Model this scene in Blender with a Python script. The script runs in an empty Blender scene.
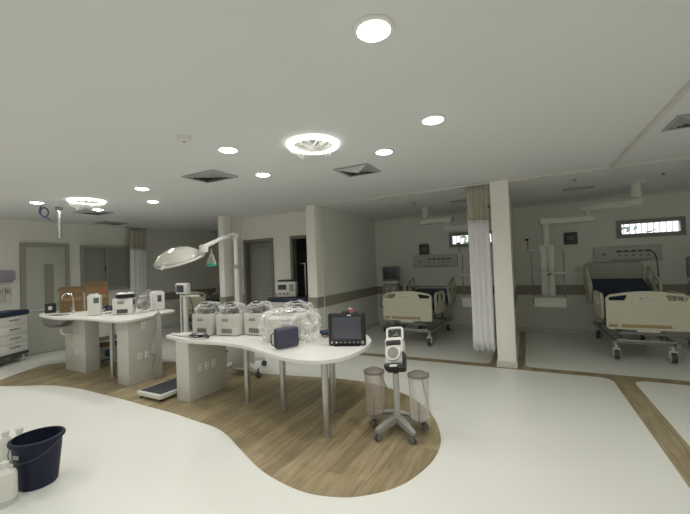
import bpy, bmesh, math, random
from mathutils import Vector, Matrix, noise
R = math.radians
col = bpy.context.scene.collection
sc = bpy.context.scene
rng = random.Random(7)

# ------------------------------------------------------------------ camera
cam_d = bpy.data.cameras.new('camera'); cam = bpy.data.objects.new('camera', cam_d); col.objects.link(cam)
def cam_vec(r, u, f, ro=-0.0385871542, pi=0.0209908113, ya=0.474534537):
    c, s = math.cos(ro), math.sin(ro); r, u = c*r - s*u, s*r + c*u
    c, s = math.cos(pi), math.sin(pi); f, u = c*f - s*u, s*f + c*u
    c, s = math.cos(ya), math.sin(ya)
    return Vector((c*r - s*f, s*r + c*f, u))
mx = Matrix.Identity(4)
for i, v in enumerate((cam_vec(1,0,0), cam_vec(0,1,0), -cam_vec(0,0,1))):
    for k in range(3): mx[k][i] = v[k]
mx.translation = (0, 0, 1.6)
cam.matrix_world = mx
cam_d.sensor_width = 36; cam_d.lens = 352.31/690*36; cam_d.clip_start = .02; cam_d.clip_end = 100
sc.camera = cam

# ------------------------------------------------------------------ world, exposure
w = bpy.data.worlds.new('sky'); sc.world = w; w.use_nodes = True
w.node_tree.nodes['Background'].inputs[0].default_value = (.80, .90, 1.0, 1)
w.node_tree.nodes['Background'].inputs[1].default_value = 4.0
sc.view_settings.view_transform = 'Standard'; sc.view_settings.look = 'None'
sc.view_settings.gamma = 1; sc.view_settings.use_curve_mapping = False
sc.view_settings.exposure = 0.02
sc.cycles.diffuse_bounces = 8; sc.cycles.max_bounces = 14; sc.cycles.transparent_max_bounces = 16
SPOT_W = 34.0        # each recessed downlight
LAMP_E = 14.0        # glow of the downlight diffusers
RING_E = 2.6         # glow of the ring lights
WARM = (1.0, .975, .92)

# ------------------------------------------------------------------ materials
MATS = {}
def mat(name, c, rough=.5, metal=0, var=.06, scale=6, spec=.5, alpha=1, bump=0, coat=0, trans=0):
    if name in MATS: return MATS[name]
    m = bpy.data.materials.new(name); m.use_nodes = True; nt = m.node_tree; b = nt.nodes['Principled BSDF']
    tc = nt.nodes.new('ShaderNodeTexCoord'); nz = nt.nodes.new('ShaderNodeTexNoise')
    nz.inputs['Scale'].default_value = scale; nz.inputs['Detail'].default_value = 4
    nt.links.new(tc.outputs['Object'], nz.inputs['Vector'])
    mi = nt.nodes.new('ShaderNodeMix'); mi.data_type = 'RGBA'
    nt.links.new(nz.outputs['Fac'], mi.inputs[0])
    mi.inputs[6].default_value = tuple(max(0, x*(1-var)) for x in c) + (1,)
    mi.inputs[7].default_value = tuple(min(1, x*(1+var)) for x in c) + (1,)
    nt.links.new(mi.outputs[2], b.inputs['Base Color'])
    b.inputs['Roughness'].default_value = rough; b.inputs['Metallic'].default_value = metal
    b.inputs['Specular IOR Level'].default_value = spec; b.inputs['Alpha'].default_value = alpha
    b.inputs['Coat Weight'].default_value = coat
    b.inputs['Transmission Weight'].default_value = trans
    if bump:
        bp = nt.nodes.new('ShaderNodeBump'); bp.inputs['Strength'].default_value = bump
        nt.links.new(nz.outputs['Fac'], bp.inputs['Height']); nt.links.new(bp.outputs[0], b.inputs['Normal'])
    MATS[name] = m; return m
def emis(name, c, e):
    if name in MATS: return MATS[name]
    m = bpy.data.materials.new(name); m.use_nodes = True; b = m.node_tree.nodes['Principled BSDF']
    b.inputs['Base Color'].default_value = (.9, .9, .88, 1)
    b.inputs['Emission Color'].default_value = c + (1,); b.inputs['Emission Strength'].default_value = e
    MATS[name] = m; return m
def wood_mat():
    m = bpy.data.materials.new('wood_vinyl'); m.use_nodes = True; nt = m.node_tree; b = nt.nodes['Principled BSDF']
    N = nt.nodes.new; L = nt.links.new
    tc = N('ShaderNodeTexCoord'); mp = N('ShaderNodeMapping'); mp.inputs['Rotation'].default_value = (0, 0, R(90))
    L(tc.outputs['Object'], mp.inputs['Vector'])
    br = N('ShaderNodeTexBrick'); br.offset = .37
    br.inputs['Scale'].default_value = 1; br.inputs['Brick Width'].default_value = 1.0; br.inputs['Row Height'].default_value = .12
    br.inputs['Mortar Size'].default_value = .0012; br.inputs['Mortar Smooth'].default_value = .3; br.inputs['Bias'].default_value = 0
    br.inputs['Color1'].default_value = (.27, .215, .125, 1); br.inputs['Color2'].default_value = (.40, .33, .20, 1)
    br.inputs['Mortar'].default_value = (.15, .115, .075, 1)
    L(mp.outputs[0], br.inputs['Vector'])
    m2 = N('ShaderNodeMapping'); m2.inputs['Scale'].default_value = (26, 2.2, 1); L(tc.outputs['Object'], m2.inputs['Vector'])
    nz = N('ShaderNodeTexNoise'); nz.inputs['Scale'].default_value = 1.2; nz.inputs['Detail'].default_value = 6; nz.inputs['Distortion'].default_value = .6
    L(m2.outputs[0], nz.inputs['Vector'])
    rp = N('ShaderNodeValToRGB'); rp.color_ramp.elements[0].position = .3; rp.color_ramp.elements[1].position = .72
    rp.color_ramp.elements[0].color = (.70, .68, .66, 1); rp.color_ramp.elements[1].color = (1.2, 1.2, 1.2, 1)
    L(nz.outputs['Fac'], rp.inputs[0])
    mi = N('ShaderNodeMix'); mi.data_type = 'RGBA'; mi.blend_type = 'MULTIPLY'; mi.inputs[0].default_value = 1
    L(br.outputs['Color'], mi.inputs[6]); L(rp.outputs[0], mi.inputs[7]); L(mi.outputs[2], b.inputs['Base Color'])
    b.inputs['Roughness'].default_value = .42
    MATS['wood'] = m; return m
def brick_out():
    m = bpy.data.materials.new('outside_panels'); m.use_nodes = True; nt = m.node_tree; b = nt.nodes['Principled BSDF']
    tc = nt.nodes.new('ShaderNodeTexCoord'); wv = nt.nodes.new('ShaderNodeTexWave'); wv.inputs['Scale'].default_value = 2.6
    wv.bands_direction = 'X'; wv.inputs['Distortion'].default_value = .4
    nt.links.new(tc.outputs['Object'], wv.inputs['Vector'])
    rp = nt.nodes.new('ShaderNodeValToRGB'); rp.color_ramp.elements[0].position = .05; rp.color_ramp.elements[1].position = .3
    rp.color_ramp.elements[0].color = (.30, .28, .26, 1); rp.color_ramp.elements[1].color = (.86, .80, .74, 1)
    nt.links.new(wv.outputs['Fac'], rp.inputs[0]); nt.links.new(rp.outputs[0], b.inputs['Base Color'])
    b.inputs['Roughness'].default_value = .9
    return m

WALL = mat('wall_paint', (.80, .795, .745), .55, var=.02, scale=2)
PILLAR_LIT = mat('pillar_paint_lit', (.92, .915, .86), .5, var=.015, scale=2)  # whiter than the walls: stronger direct light on the pillars put into the colour
WHITE_FLOOR = mat('white_vinyl', (.80, .81, .765), .34, var=.03, scale=1.3)
CEIL = mat('ceiling_paint', (.75, .76, .765), .8, var=.02, scale=1.5)
BAND = mat('taupe_band', (.31, .30, .245), .5, var=.04)
TRIM = mat('white_trim', (.64, .64, .60), .5, var=.02)
FRAME = mat('greige_frame', (.20, .195, .165), .5)
WOOD = wood_mat()
COUNTER = mat('white_solid_surface', (.78, .78, .74), .3, var=.02)
LAMINATE = mat('pale_laminate', (.62, .62, .57), .45, var=.03)
STEEL = mat('brushed_steel', (.50, .49, .47), .32, metal=.9, var=.08, scale=30)
CHROME = mat('chrome', (.75, .75, .75), .15, metal=1)
WPLAST = mat('white_plastic', (.70, .70, .66), .38, var=.03)
CREAM = mat('cream_plastic', (.60, .60, .47), .4, var=.03)
TAN = mat('tan_strip', (.36, .28, .15), .5)
GREYP = mat('grey_plastic', (.30, .30, .30), .5)
DKGREY = mat('dark_grey_plastic', (.07, .07, .075), .5)
BLACK = mat('black_plastic', (.018, .018, .02), .4)
NAVY = mat('navy_vinyl', (.022, .035, .075), .5, bump=.05)
NAVYC = mat('navy_case', (.05, .054, .09), .6, var=.12, scale=25, bump=.1)
BINM = mat('bin_plastic', (.013, .017, .040), .55, spec=.3)
SCREEN = mat('dark_screen', (.045, .05, .065), .15)
GLASSY = mat('clear_plastic', (.80, .78, .74), .1, alpha=.17, spec=.8)
PINKY = mat('smoky_plastic', (.62, .54, .49), .12, alpha=.24, spec=.8)
JARLID = mat('jar_lid', (.20, .18, .165), .25, spec=.7)
BAG = mat('plastic_film', (.88, .88, .86), .12, alpha=.22, spec=1, scale=22, bump=.5)
def film_fresnel(m, lo, hi):
    nt = m.node_tree; lw = nt.nodes.new('ShaderNodeLayerWeight'); lw.inputs['Blend'].default_value = .45
    mr = nt.nodes.new('ShaderNodeMapRange'); mr.inputs['To Min'].default_value = lo; mr.inputs['To Max'].default_value = hi
    nt.links.new(lw.outputs['Facing'], mr.inputs['Value']); nt.links.new(mr.outputs[0], nt.nodes['Principled BSDF'].inputs['Alpha'])
film_fresnel(BAG, .07, .70); film_fresnel(PINKY, .16, .65); film_fresnel(GLASSY, .10, .65)
CARD = mat('cardboard', (.15, .095, .042), .8, var=.15, scale=10)
CARDW = mat('white_card', (.55, .53, .48), .8)
BLUEP = mat('blue_print', (.045, .085, .28), .6)
REDP = mat('red_print', (.35, .05, .04), .6)
PINK = mat('pink_clip', (.50, .17, .17), .4)
GREEN = mat('green_soft_plastic', (.04, .30, .22), .4, alpha=.85)
CLOTH = mat('white_curtain_cloth', (.86, .86, .88), .9, var=.03, scale=20)
MESHC = mat('beige_curtain_mesh', (.56, .55, .45), .9, alpha=.82, scale=60)
PURPLE = mat('lilac_plastic', (.34, .29, .38), .4)
PANEG = mat('grey_frosted_pane', (.30, .305, .265), .25, var=.03)
DOORP = mat('door_laminate', (.50, .505, .45), .45, var=.02)
VENTG = mat('vent_grey', (.38, .39, .40), .55)
VENTD = mat('vent_dark', (.12, .125, .13), .7)
BLUEH = mat('blue_hose', (.025, .03, .11), .4)
WINGLASS = mat('window_glass', (.95, .97, 1), .02, alpha=.12, spec=.6)
LIQ = mat('clear_liquid', (.62, .68, .66), .15, alpha=.75)
JUGM = mat('milky_plastic', (.78, .78, .72), .35, alpha=.88)
LEAF = mat('outside_leaf', (.10, .17, .10), .6)
GLOW = emis('downlight_glow', (1.0, .99, .95), LAMP_E)
RGLOW = emis('ring_glow', (1.0, .98, .90), RING_E)

# ------------------------------------------------------------------ mesh helpers
class MB:
    def __init__(s): s.bm = bmesh.new()
    def box(s, c, d, rz=0, bev=0, seg=2, rot=None):
        m = Matrix.Translation(c) @ (rot.to_4x4() if rot else Matrix.Rotation(rz, 4, 'Z')) @ Matrix.Diagonal((d[0], d[1], d[2], 1))
        g = bmesh.ops.create_cube(s.bm, size=1, matrix=m)
        if bev:
            es = {e for v in g['verts'] for e in v.link_edges}
            bmesh.ops.bevel(s.bm, geom=list(es), offset=bev, segments=seg, profile=.5, affect='EDGES')
        return s
    def rings(s, rs, caps=True, closed=False):
        prev = first = None
        for r in rs:
            vs = [s.bm.verts.new(p) for p in r]
            if prev:
                n = len(vs)
                for i in range(n): s.bm.faces.new((prev[i], prev[(i+1) % n], vs[(i+1) % n], vs[i]))
            else: first = vs
            prev = vs
        n = len(prev)
        if closed:
            for i in range(n): s.bm.faces.new((prev[i], prev[(i+1) % n], first[(i+1) % n], first[i]))
        elif caps:
            s.bm.faces.new(first[::-1]); s.bm.faces.new(prev)
        return s
    def cyl(s, p0, p1, r0, r1=None, n=20):
        p0, p1 = Vector(p0), Vector(p1); r1 = r0 if r1 is None else r1
        q = (p1-p0).to_track_quat('Z', 'Y')
        cs = [(math.cos(2*math.pi*i/n), math.sin(2*math.pi*i/n)) for i in range(n)]
        return s.rings([[p + q @ Vector((r*a, r*b, 0)) for a, b in cs] for p, r in ((p0, r0), (p1, r1))])
    def tube(s, pts, r, n=8, closed=False, smooth=0):
        pts = [Vector(p) for p in pts]
        if smooth: pts = catmull(pts, smooth, closed)
        out = []; up = None; N = len(pts)
        for i, p in enumerate(pts):
            a = pts[(i-1) % N] if (closed or i > 0) else p
            b = pts[(i+1) % N] if (closed or i < N-1) else p
            t = (b-a).normalized()
            if up is None:
                up = t.orthogonal().normalized()
            up = (up - t*up.dot(t)).normalized(); sd = t.cross(up)
            rr = r if not callable(r) else r(i/(N-1))
            out.append([p + up*rr*math.cos(2*math.pi*k/n) + sd*rr*math.sin(2*math.pi*k/n) for k in range(n)])
        return s.rings(out, closed=closed)
    def lathe(s, prof, n=28, c=(0,0,0), sx=1, sy=1, mx=None, caps=True):
        rs = []
        for r, z in prof:
            ring = [Vector((max(r, 1e-4)*sx*math.cos(2*math.pi*i/n), max(r, 1e-4)*sy*math.sin(2*math.pi*i/n), z)) for i in range(n)]
            ring = [(mx @ p if mx else p) + Vector(c) for p in ring]
            rs.append(ring)
        return s.rings(rs, caps=caps)
    def prism(s, pts, z0, z1, bev=0):
        a = [s.bm.verts.new((x, y, z0)) for x, y in pts]; b = [s.bm.verts.new((x, y, z1)) for x, y in pts]
        n = len(pts)
        fs = [s.bm.faces.new(a[::-1]), s.bm.faces.new(b)]
        for i in range(n): s.bm.faces.new((a[i], a[(i+1) % n], b[(i+1) % n], b[i]))
        if bev:
            es = [e for f in fs for e in f.edges]
            bmesh.ops.bevel(s.bm, geom=es, offset=bev, segments=2, profile=.5, affect='EDGES')
        return s
    def plate(s, loops, th, mx=None, bev=0):
        """flat plate with holes: loops of 2D points, first the outline; thickness along local z, centred"""
        cu = bpy.data.curves.new('tmp', 'CURVE'); cu.dimensions = '2D'; cu.fill_mode = 'BOTH'
        cu.extrude = th/2 - bev; cu.bevel_depth = bev; cu.bevel_resolution = 1; cu.offset = -bev
        for lp in loops:
            sp = cu.splines.new('POLY'); sp.points.add(len(lp)-1); sp.use_cyclic_u = True
            for p, (x, y) in zip(sp.points, lp): p.co = (x, y, 0, 1)
        ob = bpy.data.objects.new('tmp', cu)
        me = bpy.data.meshes.new_from_object(ob)
        if mx: me.transform(mx)
        s.bm.from_mesh(me)
        bpy.data.objects.remove(ob); bpy.data.curves.remove(cu); bpy.data.meshes.remove(me)
        return s
    def blob(s, c, d, e=.6, seed=0, amp=.02, fr=6, sub=4, rz=0, flat=True):
        g = bmesh.ops.create_icosphere(s.bm, subdivisions=sub, radius=1)
        rm = Matrix.Rotation(rz, 3, 'Z'); off = Vector((seed*3.1, seed*1.7, seed*.9))
        for v in g['verts']:
            n = v.co.normalized()
            p = Vector([math.copysign(abs(q)**e, q)*dd/2 for q, dd in zip(n, d)])
            k = 1-2*abs(noise.noise(p*fr+off)); k2 = noise.noise(p*fr*2.7+off)
            p += n*amp*(k-.5+.6*k2)
            if flat: p.z = max(p.z, -d[2]/2)
            v.co = rm @ p + Vector(c)
        return s
    def build(s, name, m, parent=None, loc=(0,0,0), ang=35, flat=False):
        bmesh.ops.recalc_face_normals(s.bm, faces=s.bm.faces[:])
        me = bpy.data.meshes.new(name); s.bm.to_mesh(me); s.bm.free()
        me.materials.append(m)
        if not flat:
            me.shade_smooth(); me.set_sharp_from_angle(angle=R(ang))
        o = bpy.data.objects.new(name, me); col.objects.link(o); o.location = loc
        if parent: o.parent = parent
        return o
def catmull(p, k, closed):
    out = []; n = len(p)
    for i in range(n if closed else n-1):
        g = lambda j: p[j % n] if closed else p[min(max(j, 0), n-1)]
        a, b, c, d = g(i-1), g(i), g(i+1), g(i+2)
        for q in range(k):
            t = q/k
            out.append(.5*((2*b) + (c-a)*t + (2*a-5*b+4*c-d)*t*t + (3*b-a-3*c+d)*t**3))
    if not closed: out.append(p[-1])
    return out
def smooth2(pts, k=6):
    return [(v.x, v.y) for v in catmull([Vector((x, y, 0)) for x, y in pts], k, True)]
def rrect(x0, y0, x1, y1, r, k=5):
    out = []
    for cx, cy, a0 in ((x1-r, y0+r, -90), (x1-r, y1-r, 0), (x0+r, y1-r, 90), (x0+r, y0+r, 180)):
        for i in range(k+1):
            a = R(a0 + 90*i/k); out.append((cx + r*math.cos(a), cy + r*math.sin(a)))
    return out
def thing(name, label, cat, loc=(0,0,0), rz=0, group=None):
    o = bpy.data.objects.new(name, None); col.objects.link(o); o.location = loc; o.rotation_euler = (0, 0, rz)
    o.empty_display_size = .1
    return tag(o, label, cat, group)
def tag(o, label, cat, group=None):
    o['label'] = label; o['category'] = cat
    if group: o['group'] = group
    return o
def struct(name, mb, m, parent=None, **k):
    o = mb.build(name, m, parent, **k)
    if not parent: o['kind'] = 'structure'
    return o
def copy_tree(o, parent=None):
    c = o.copy(); col.objects.link(c)
    if parent: c.parent = parent
    for ch in list(o.children): copy_tree(ch, c)
    return c
def dup(o, label, loc, rz=None):
    c = copy_tree(o); c.location = loc
    if rz is not None: c.rotation_euler = (0, 0, rz)
    c['label'] = label
    return c
VX = Matrix.Rotation(R(90), 4, 'X')      # plate in the XZ plane, thickness along Y
VY = Matrix(((0,0,1,0),(1,0,0,0),(0,1,0,0),(0,0,0,1)))   # plate (u,v) -> (y,z), thickness along X

# ------------------------------------------------------------------ the setting
H = 2.75; XL = -9.05; YB = 8.55; XR = 3.7; YF = -4.0; YBAY = 5.72
struct('floor', MB().box(((XL+XR)/2, (YF+YB)/2, -.05), (XR-XL+.4, YB-YF+.4, .1)), WHITE_FLOOR)
isl = [(-7.30,2.36),(-6.95,2.31),(-6.3,2.60),(-5.7,2.69),(-5.1,2.69),(-4.5,2.68),(-4.05,2.66),(-3.6,2.645),(-3.25,2.61),(-2.9,2.58),(-2.66,2.51),(-2.33,2.355),(-1.97,2.19),(-1.7,2.115),(-1.43,2.09),(-1.18,2.155),(-1.0,2.28),(-.87,2.435),(-.785,2.634),(-.73,2.9),(-.75,3.2),(-.88,3.56),(-1.07,3.85),(-1.38,4.13),(-1.85,4.33),(-2.4,4.36),(-3.0,4.26),(-3.6,4.17),(-4.3,4.22),(-5.0,4.2),(-5.75,4.1),(-6.6,3.8),(-7.5,3.42),(-7.75,3.2),(-7.7,2.95),(-7.5,2.6)]
struct('floor_inlay', MB().prism(smooth2(isl, 5), 0, .003), WOOD)
def fillet(cx, cy, sx, sy, r=.16):
    return [(cx, cy)] + [(cx+sx*r*(1-math.sin(R(a))), cy+sy*r*(1-math.cos(R(a)))) for a in range(0, 91, 15)]
st = MB().box(((-3.5+XR)/2, 5.70, .0015), (XR+3.5, .17, .003)).box((1.018, (YF+5.62)/2, .0015), (.21, 5.62-YF, .003))
for cx, sx in ((.914, -1), (1.122, 1)): st.prism(fillet(cx, 5.617, sx, -1), 0, .003)
st.box((-.13, 7.15, .0015), (.1, 2.75, .003)).box((-.50, 7.15, .0015), (.1, 2.75, .003))
for cx, sx in ((-.08, 1), (-.55, -1)): st.prism(fillet(cx, 5.783, sx, 1, .12), 0, .003)
struct('floor_strip', st, WOOD)
struct('ceiling', MB().box(((XL+XR)/2, (YF+YB)/2, H+.05), (XR-XL+.4, YB-YF+.4, .1)), CEIL)
struct('wall_left', MB().box((XL-.08, (YF+YB)/2, H/2), (.16, YB-YF, H)), WALL)
struct('wall_right', MB().box((XR+.08, (YF+YB)/2, H/2), (.16, YB-YF, H)), WALL)
struct('wall_front', MB().box(((XL+XR)/2, YF-.08, H/2), (XR-XL+.3, .16, H)), WALL)
WZ0, WZ1 = 1.90, 2.24; WINS = [(-1.60, -.60), (1.59, 2.60)]
wb = MB(); T = .16
wb.box(((XL+XR)/2, YB+T/2, WZ0/2), (XR-XL+.3, T, WZ0)).box(((XL+XR)/2, YB+T/2, (WZ1+H)/2), (XR-XL+.3, T, H-WZ1))
xs = [XL-.15] + [x for p in WINS for x in p] + [XR+.15]
for a, b in zip(xs[0::2], xs[1::2]): wb.box(((a+b)/2, YB+T/2, (WZ0+WZ1)/2), (b-a, T, WZ1-WZ0))
struct('wall_back', wb, WALL)
# middle block with its two dark doorways (recessed between the two pillars)
YC = 6.12
wm = MB()
for a, b in ((-5.86, -5.74), (-4.89, -4.43), (-3.93, -3.5)): wm.box(((a+b)/2, YC+.06, H/2), (b-a, .12, H))
for a, b in ((-5.74, -4.89), (-4.43, -3.93)): wm.box(((a+b)/2, YC+.06, (2.24+H)/2), (b-a, .12, H-2.24))
struct('wall_middle', wm, WALL)
struct('wall_partition_left', MB().box((-5.86, (5.78+YB)/2, H/2), (.12, YB-5.78, H)), WALL)
struct('wall_partition_center', MB().box((-3.545, (5.85+YB)/2, H/2), (.11, YB-5.85, H)), WALL)
struct('wall_partition_right', MB().box((-.315, (5.9+YB)/2, H/2), (.19, YB-5.9, H)), WALL)
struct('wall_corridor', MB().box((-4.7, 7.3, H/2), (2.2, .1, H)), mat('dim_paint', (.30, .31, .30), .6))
struct('pillar_left', MB().box((-5.85, 5.67, H/2), (.15, .25, H), bev=.008), PILLAR_LIT)
struct('pillar_center', MB().box((-3.60, 5.74, H/2), (.20, .24, H), bev=.008), PILLAR_LIT)
struct('pillar_right', MB().box((-.315, 5.80, H/2), (.25, .25, H), bev=.008), PILLAR_LIT)
# openings' frames
for i, (a, b) in enumerate(((-5.74, -4.89), (-4.43, -3.93))):
    f = MB()
    for x in (a+.03, b-.03): f.box((x, YC+.05, 1.09), (.06, .16, 2.18))
    f.box(((a+b)/2, YC+.05, 2.21), (b-a, .16, .06))
    struct('trim_%d' % (i+1), f, FRAME)
dd = struct('door_2', MB().box((-5.275, YC+.10, 1.09), (.73, .04, 2.17), bev=.003), mat('dark_door', (.25, .25, .235), .5))
MB().cyl((-4.98, YC+.08, 1.02), (-4.98, YC+.03, 1.02), .012).cyl((-4.98, YC+.035, 1.02), (-5.09, YC+.035, 1.02), .010).build('door_handle', STEEL, dd)
# taupe guard bands
Z0, Z1 = .80, 1.0
def band(n, c, d): struct('trim_%d' % n, MB().box(c, d, bev=.004, seg=1), BAND)
zc, zd = (Z0+Z1)/2, Z1-Z0
band(3, (XL+.012, (5.95+YB)/2, zc), (.024, YB-5.95, zd))
band(4, (-7.5, YB-.012, zc), (3.05, .024, zd))
band(5, (-3.478, (5.87+YB)/2, zc), (.024, YB-5.87, zd))
band(6, (-1.95, YB-.012, zc), (3.05, .024, zd))
band(7, (1.7, YB-.012, zc), (3.9, .024, zd))
band(8, (-.208, (5.93+YB)/2, zc), (.024, YB-5.93, zd))
band(9, (-3.60, 5.74, zc), (.216, .256, zd))
band(10, (-5.85, 5.67, zc), (.166, .266, zd))
band(11, (-5.80, YC-.012, zc), (.115, .024, zd))
band(12, (-4.66, YC-.012, zc), (.455, .024, zd))
# baseboards
def base(n, c, d): struct('baseboard_'+n, MB().box(c, d, bev=.004, seg=1), TRIM)
base('left', (XL+.012, (5.95+YB)/2, .05), (.024, YB-5.95, .1))
base('back', (-1.95, YB-.012, .05), (3.05, .024, .1))
base('back_right', (1.7, YB-.012, .05), (3.9, .024, .1))
base('partition', (-3.478, (5.87+YB)/2, .05), (.024, YB-5.87, .1))
base('pillar_right', (-.315, 5.80, .045), (.28, .28, .09))
base('pillar_center', (-3.60, 5.74, .045), (.225, .265, .09))
lb = MB()
for a, b in ((2.2, 3.30), (4.16, 5.9)): lb.box((XL+.012, (a+b)/2, .05), (.024, b-a, .1))
struct('baseboard_room_left', lb, FRAME)
# ceiling mouldings
struct('trim_20', MB().box((.1, YBAY, H-.014), (7.2, .035, .028)), TRIM)
struct('trim_21', MB().box((1.045, (YF+YBAY)/2, H-.014), (.035, YBAY-YF, .028)), TRIM)
struct('trim_22', MB().box((-1.95, YB-.02, H-.03), (3.05, .04, .06)).box((1.7, YB-.02, H-.03), (3.9, .04, .06)), TRIM)

# high windows of the back wall
for i, (a, b) in enumerate(WINS):
    fr = MB(); t = .075
    fr.box(((a+b)/2, YB-.01, WZ1-t/2), (b-a, .07, t)).box(((a+b)/2, YB-.01, WZ0+t/2), (b-a, .07, t))
    for x in (a+t/2, b-t/2): fr.box((x, YB-.01, (WZ0+WZ1)/2), (t, .07, WZ1-WZ0-2*t))
    o = struct('window_%d' % (i+1), fr, mat('window_frame', (.30, .30, .285), .5))
    MB().box(((a+b)/2, YB+.02, (WZ0+WZ1)/2), (b-a-2*t+.01, .008, WZ1-WZ0-2*t+.01)).build('pane', WINGLASS, o)
    MB().box(((a+b)/2-.02, YB-.03, WZ0+t+.02), (.08, .03, .018), bev=.005).tube([((a+b)/2, YB-.035, WZ0+t+.025), ((a+b)/2+.08, YB-.055, WZ0+t+.06)], .007).build('latch', BLACK, o)
# outdoors behind the windows
struct('exterior_wall', MB().box((1, 11.6, 1.6), (16, .2, 3.2)), brick_out())
struct('exterior_ground', MB().box((1, 10.2, -.05), (16, 2.9, .1)), mat('outside_paving', (.55, .55, .53), .9))
for k, (x, z) in enumerate(((1.75, 2.15), (-1.15, 2.1))):
    b = MB()
    for q in range(60):
        p = Vector((x + rng.uniform(-.35, .35), 9.6 + rng.uniform(-.2, .2), z + rng.uniform(-.5, .35)))
        d = Vector((rng.uniform(-1, 1), rng.uniform(-.4, .4), rng.uniform(-.3, 1))).normalized()*.14
        sd = d.cross(Vector((0, 1, .2))).normalized()*.03
        vs = [b.bm.verts.new(v) for v in (p, p+d*.5+sd, p+d, p+d*.5-sd)]; b.bm.faces.new(vs)
    t = thing('shrub', ['leafy shrub outside the window over the right bed', 'leafy shrub outside the window beside the curtain'][k], 'plant', (x, 9.6, 0))
    o = b.build('foliage', LEAF, t); o.location = (-x, -9.6, 0)
    MB().cyl((0, 0, 0), (0, 0, 1.7), .03).build('stem', mat('bark', (.12, .09, .06), .9), t)

# left wall: door and internal window
d = MB(); yA, yB_, zt = 3.305, 4.15, 2.29
for y in (yA+.04, yB_-.04): d.box((XL+.03, y, (zt-.08)/2), (.07, .08, zt-.08))
d.box((XL+.03, (yA+yB_)/2, zt-.04), (.07, yB_-yA, .08))
dr = struct('door_1', d, mat('door_frame_paint', (.33, .325, .275), .5))
MB().plate([[(yA+.08, .01), (yB_-.08, .01), (yB_-.08, zt-.08), (yA+.08, zt-.08)], [(3.69, 1.02), (3.86, 1.02), (3.86, 1.855), (3.69, 1.855)]], .04, Matrix.Translation((XL+.022, 0, 0)) @ VY).build('door_panel', DOORP, dr)
MB().box((XL+.02, 3.775, 1.4375), (.012, .18, .84)).build('vision_pane', PANEG, dr)
MB().box((XL+.055, 3.61, .90), (.03, .36, .035), bev=.008).build('push_rail', TRIM, dr)
MB().cyl((XL+.05, 4.0, 1.02), (XL+.10, 4.0, 1.02), .012).cyl((XL+.095, 4.0, 1.02), (XL+.095, 3.88, 1.02), .011).build('door_handle', STEEL, dr)
y0, y1, z0, z1 = 4.385, 5.535, 1.20, 2.27; t = .06
f = MB()
for y in (y0+t/2, y1-t/2): f.box((XL+.03, y, (z0+z1)/2), (.07, t, z1-z0-2*t))
f.box((XL+.03, 4.93, (z0+z1)/2), (.06, .045, z1-z0-2*t))
for z in (z0+t/2, z1-t/2): f.box((XL+.03, (y0+y1)/2, z), (.07, y1-y0, t))
wn = struct('window_3', f, mat('alu_frame', (.33, .325, .285), .45))
MB().box((XL+.02, (y0+4.93)/2, (z0+z1)/2), (.012, 4.93-y0-.06, z1-z0-.1)).build('pane', PANEG, wn)
MB().box((XL+.02, (y1+4.93)/2, (z0+z1)/2), (.012, y1-4.93-.06, z1-z0-.1)).build('pane', PANEG, wn)
MB().box((XL+.065, 4.89, 1.72), (.02, .02, .1), bev=.004).build('latch', BLACK, wn)

# ------------------------------------------------------------------ ceiling fittings
def downlight(label, x, y, first=[None]):
    if first[0]:
        return dup(first[0], label, (x, y, H))
    t = thing('downlight', label, 'ceiling light', (x, y, H), 0, 'recessed downlights')
    MB().lathe([(.082, -.014), (.098, -.012), (.104, -.004), (.104, 0), (.082, 0)], 32, caps=False).build('trim_ring', mat('ring_white', (.8, .8, .78), .3), t)
    MB().lathe([(.0, -.030), (.05, -.026), (.084, -.012), (.084, -.002), (0, -.002)], 32, caps=False).build('diffuser', GLOW, t)
    L = bpy.data.lights.new('lamp', 'SPOT'); L.energy = SPOT_W; L.color = WARM; L.spot_size = R(165); L.spot_blend = 1.0; L.shadow_soft_size = .08
    lo = bpy.data.objects.new('lamp', L); col.objects.link(lo); lo.parent = t; lo.location = (0, 0, -.06)
    first[0] = t; return t
for lb_, x, y in (
    ('large bright downlight at the top centre, nearest of all the downlights', -.616, 1.60),
    ('downlight right of the ring light, the rightmost of all', -.622, 2.865),
    ('downlight directly beyond the dark square vent nearer the right curtain', -1.251, 3.406),
    ('bright downlight beside the smoke detector, before the left diamond vent', -2.497, 2.493),
    ('small downlight between the left diamond vent and the ring light', -2.831, 3.392),
    ('nearer of the two small downlights above the curtain by the left window', -4.622, 3.012),
    ('farther of the two small downlights above the curtain by the left window', -5.349, 3.665),
    ('leftmost downlight, by the blue hose loop hanging from the ceiling', -6.696, 2.671),
    ('downlight just beyond the left ring light, under its right end', -6.706, 3.551)):
    downlight(lb_, x, y)
for x, y in ((1.9, 1.6), (1.9, 3.6), (-.62, .33), (-.6, -1.0), (-2.6, -.6), (1.9, -.8), (-4.6, .9), (-4.6, -.8), (-6.7, .9), (-6.7, -.8), (-.6, -2.4), (-4.0, -2.4)):  # unseen lamps added to raise the brightness of the room
    downlight('added recessed downlight out of view, brightening the room', x, y)

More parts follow.
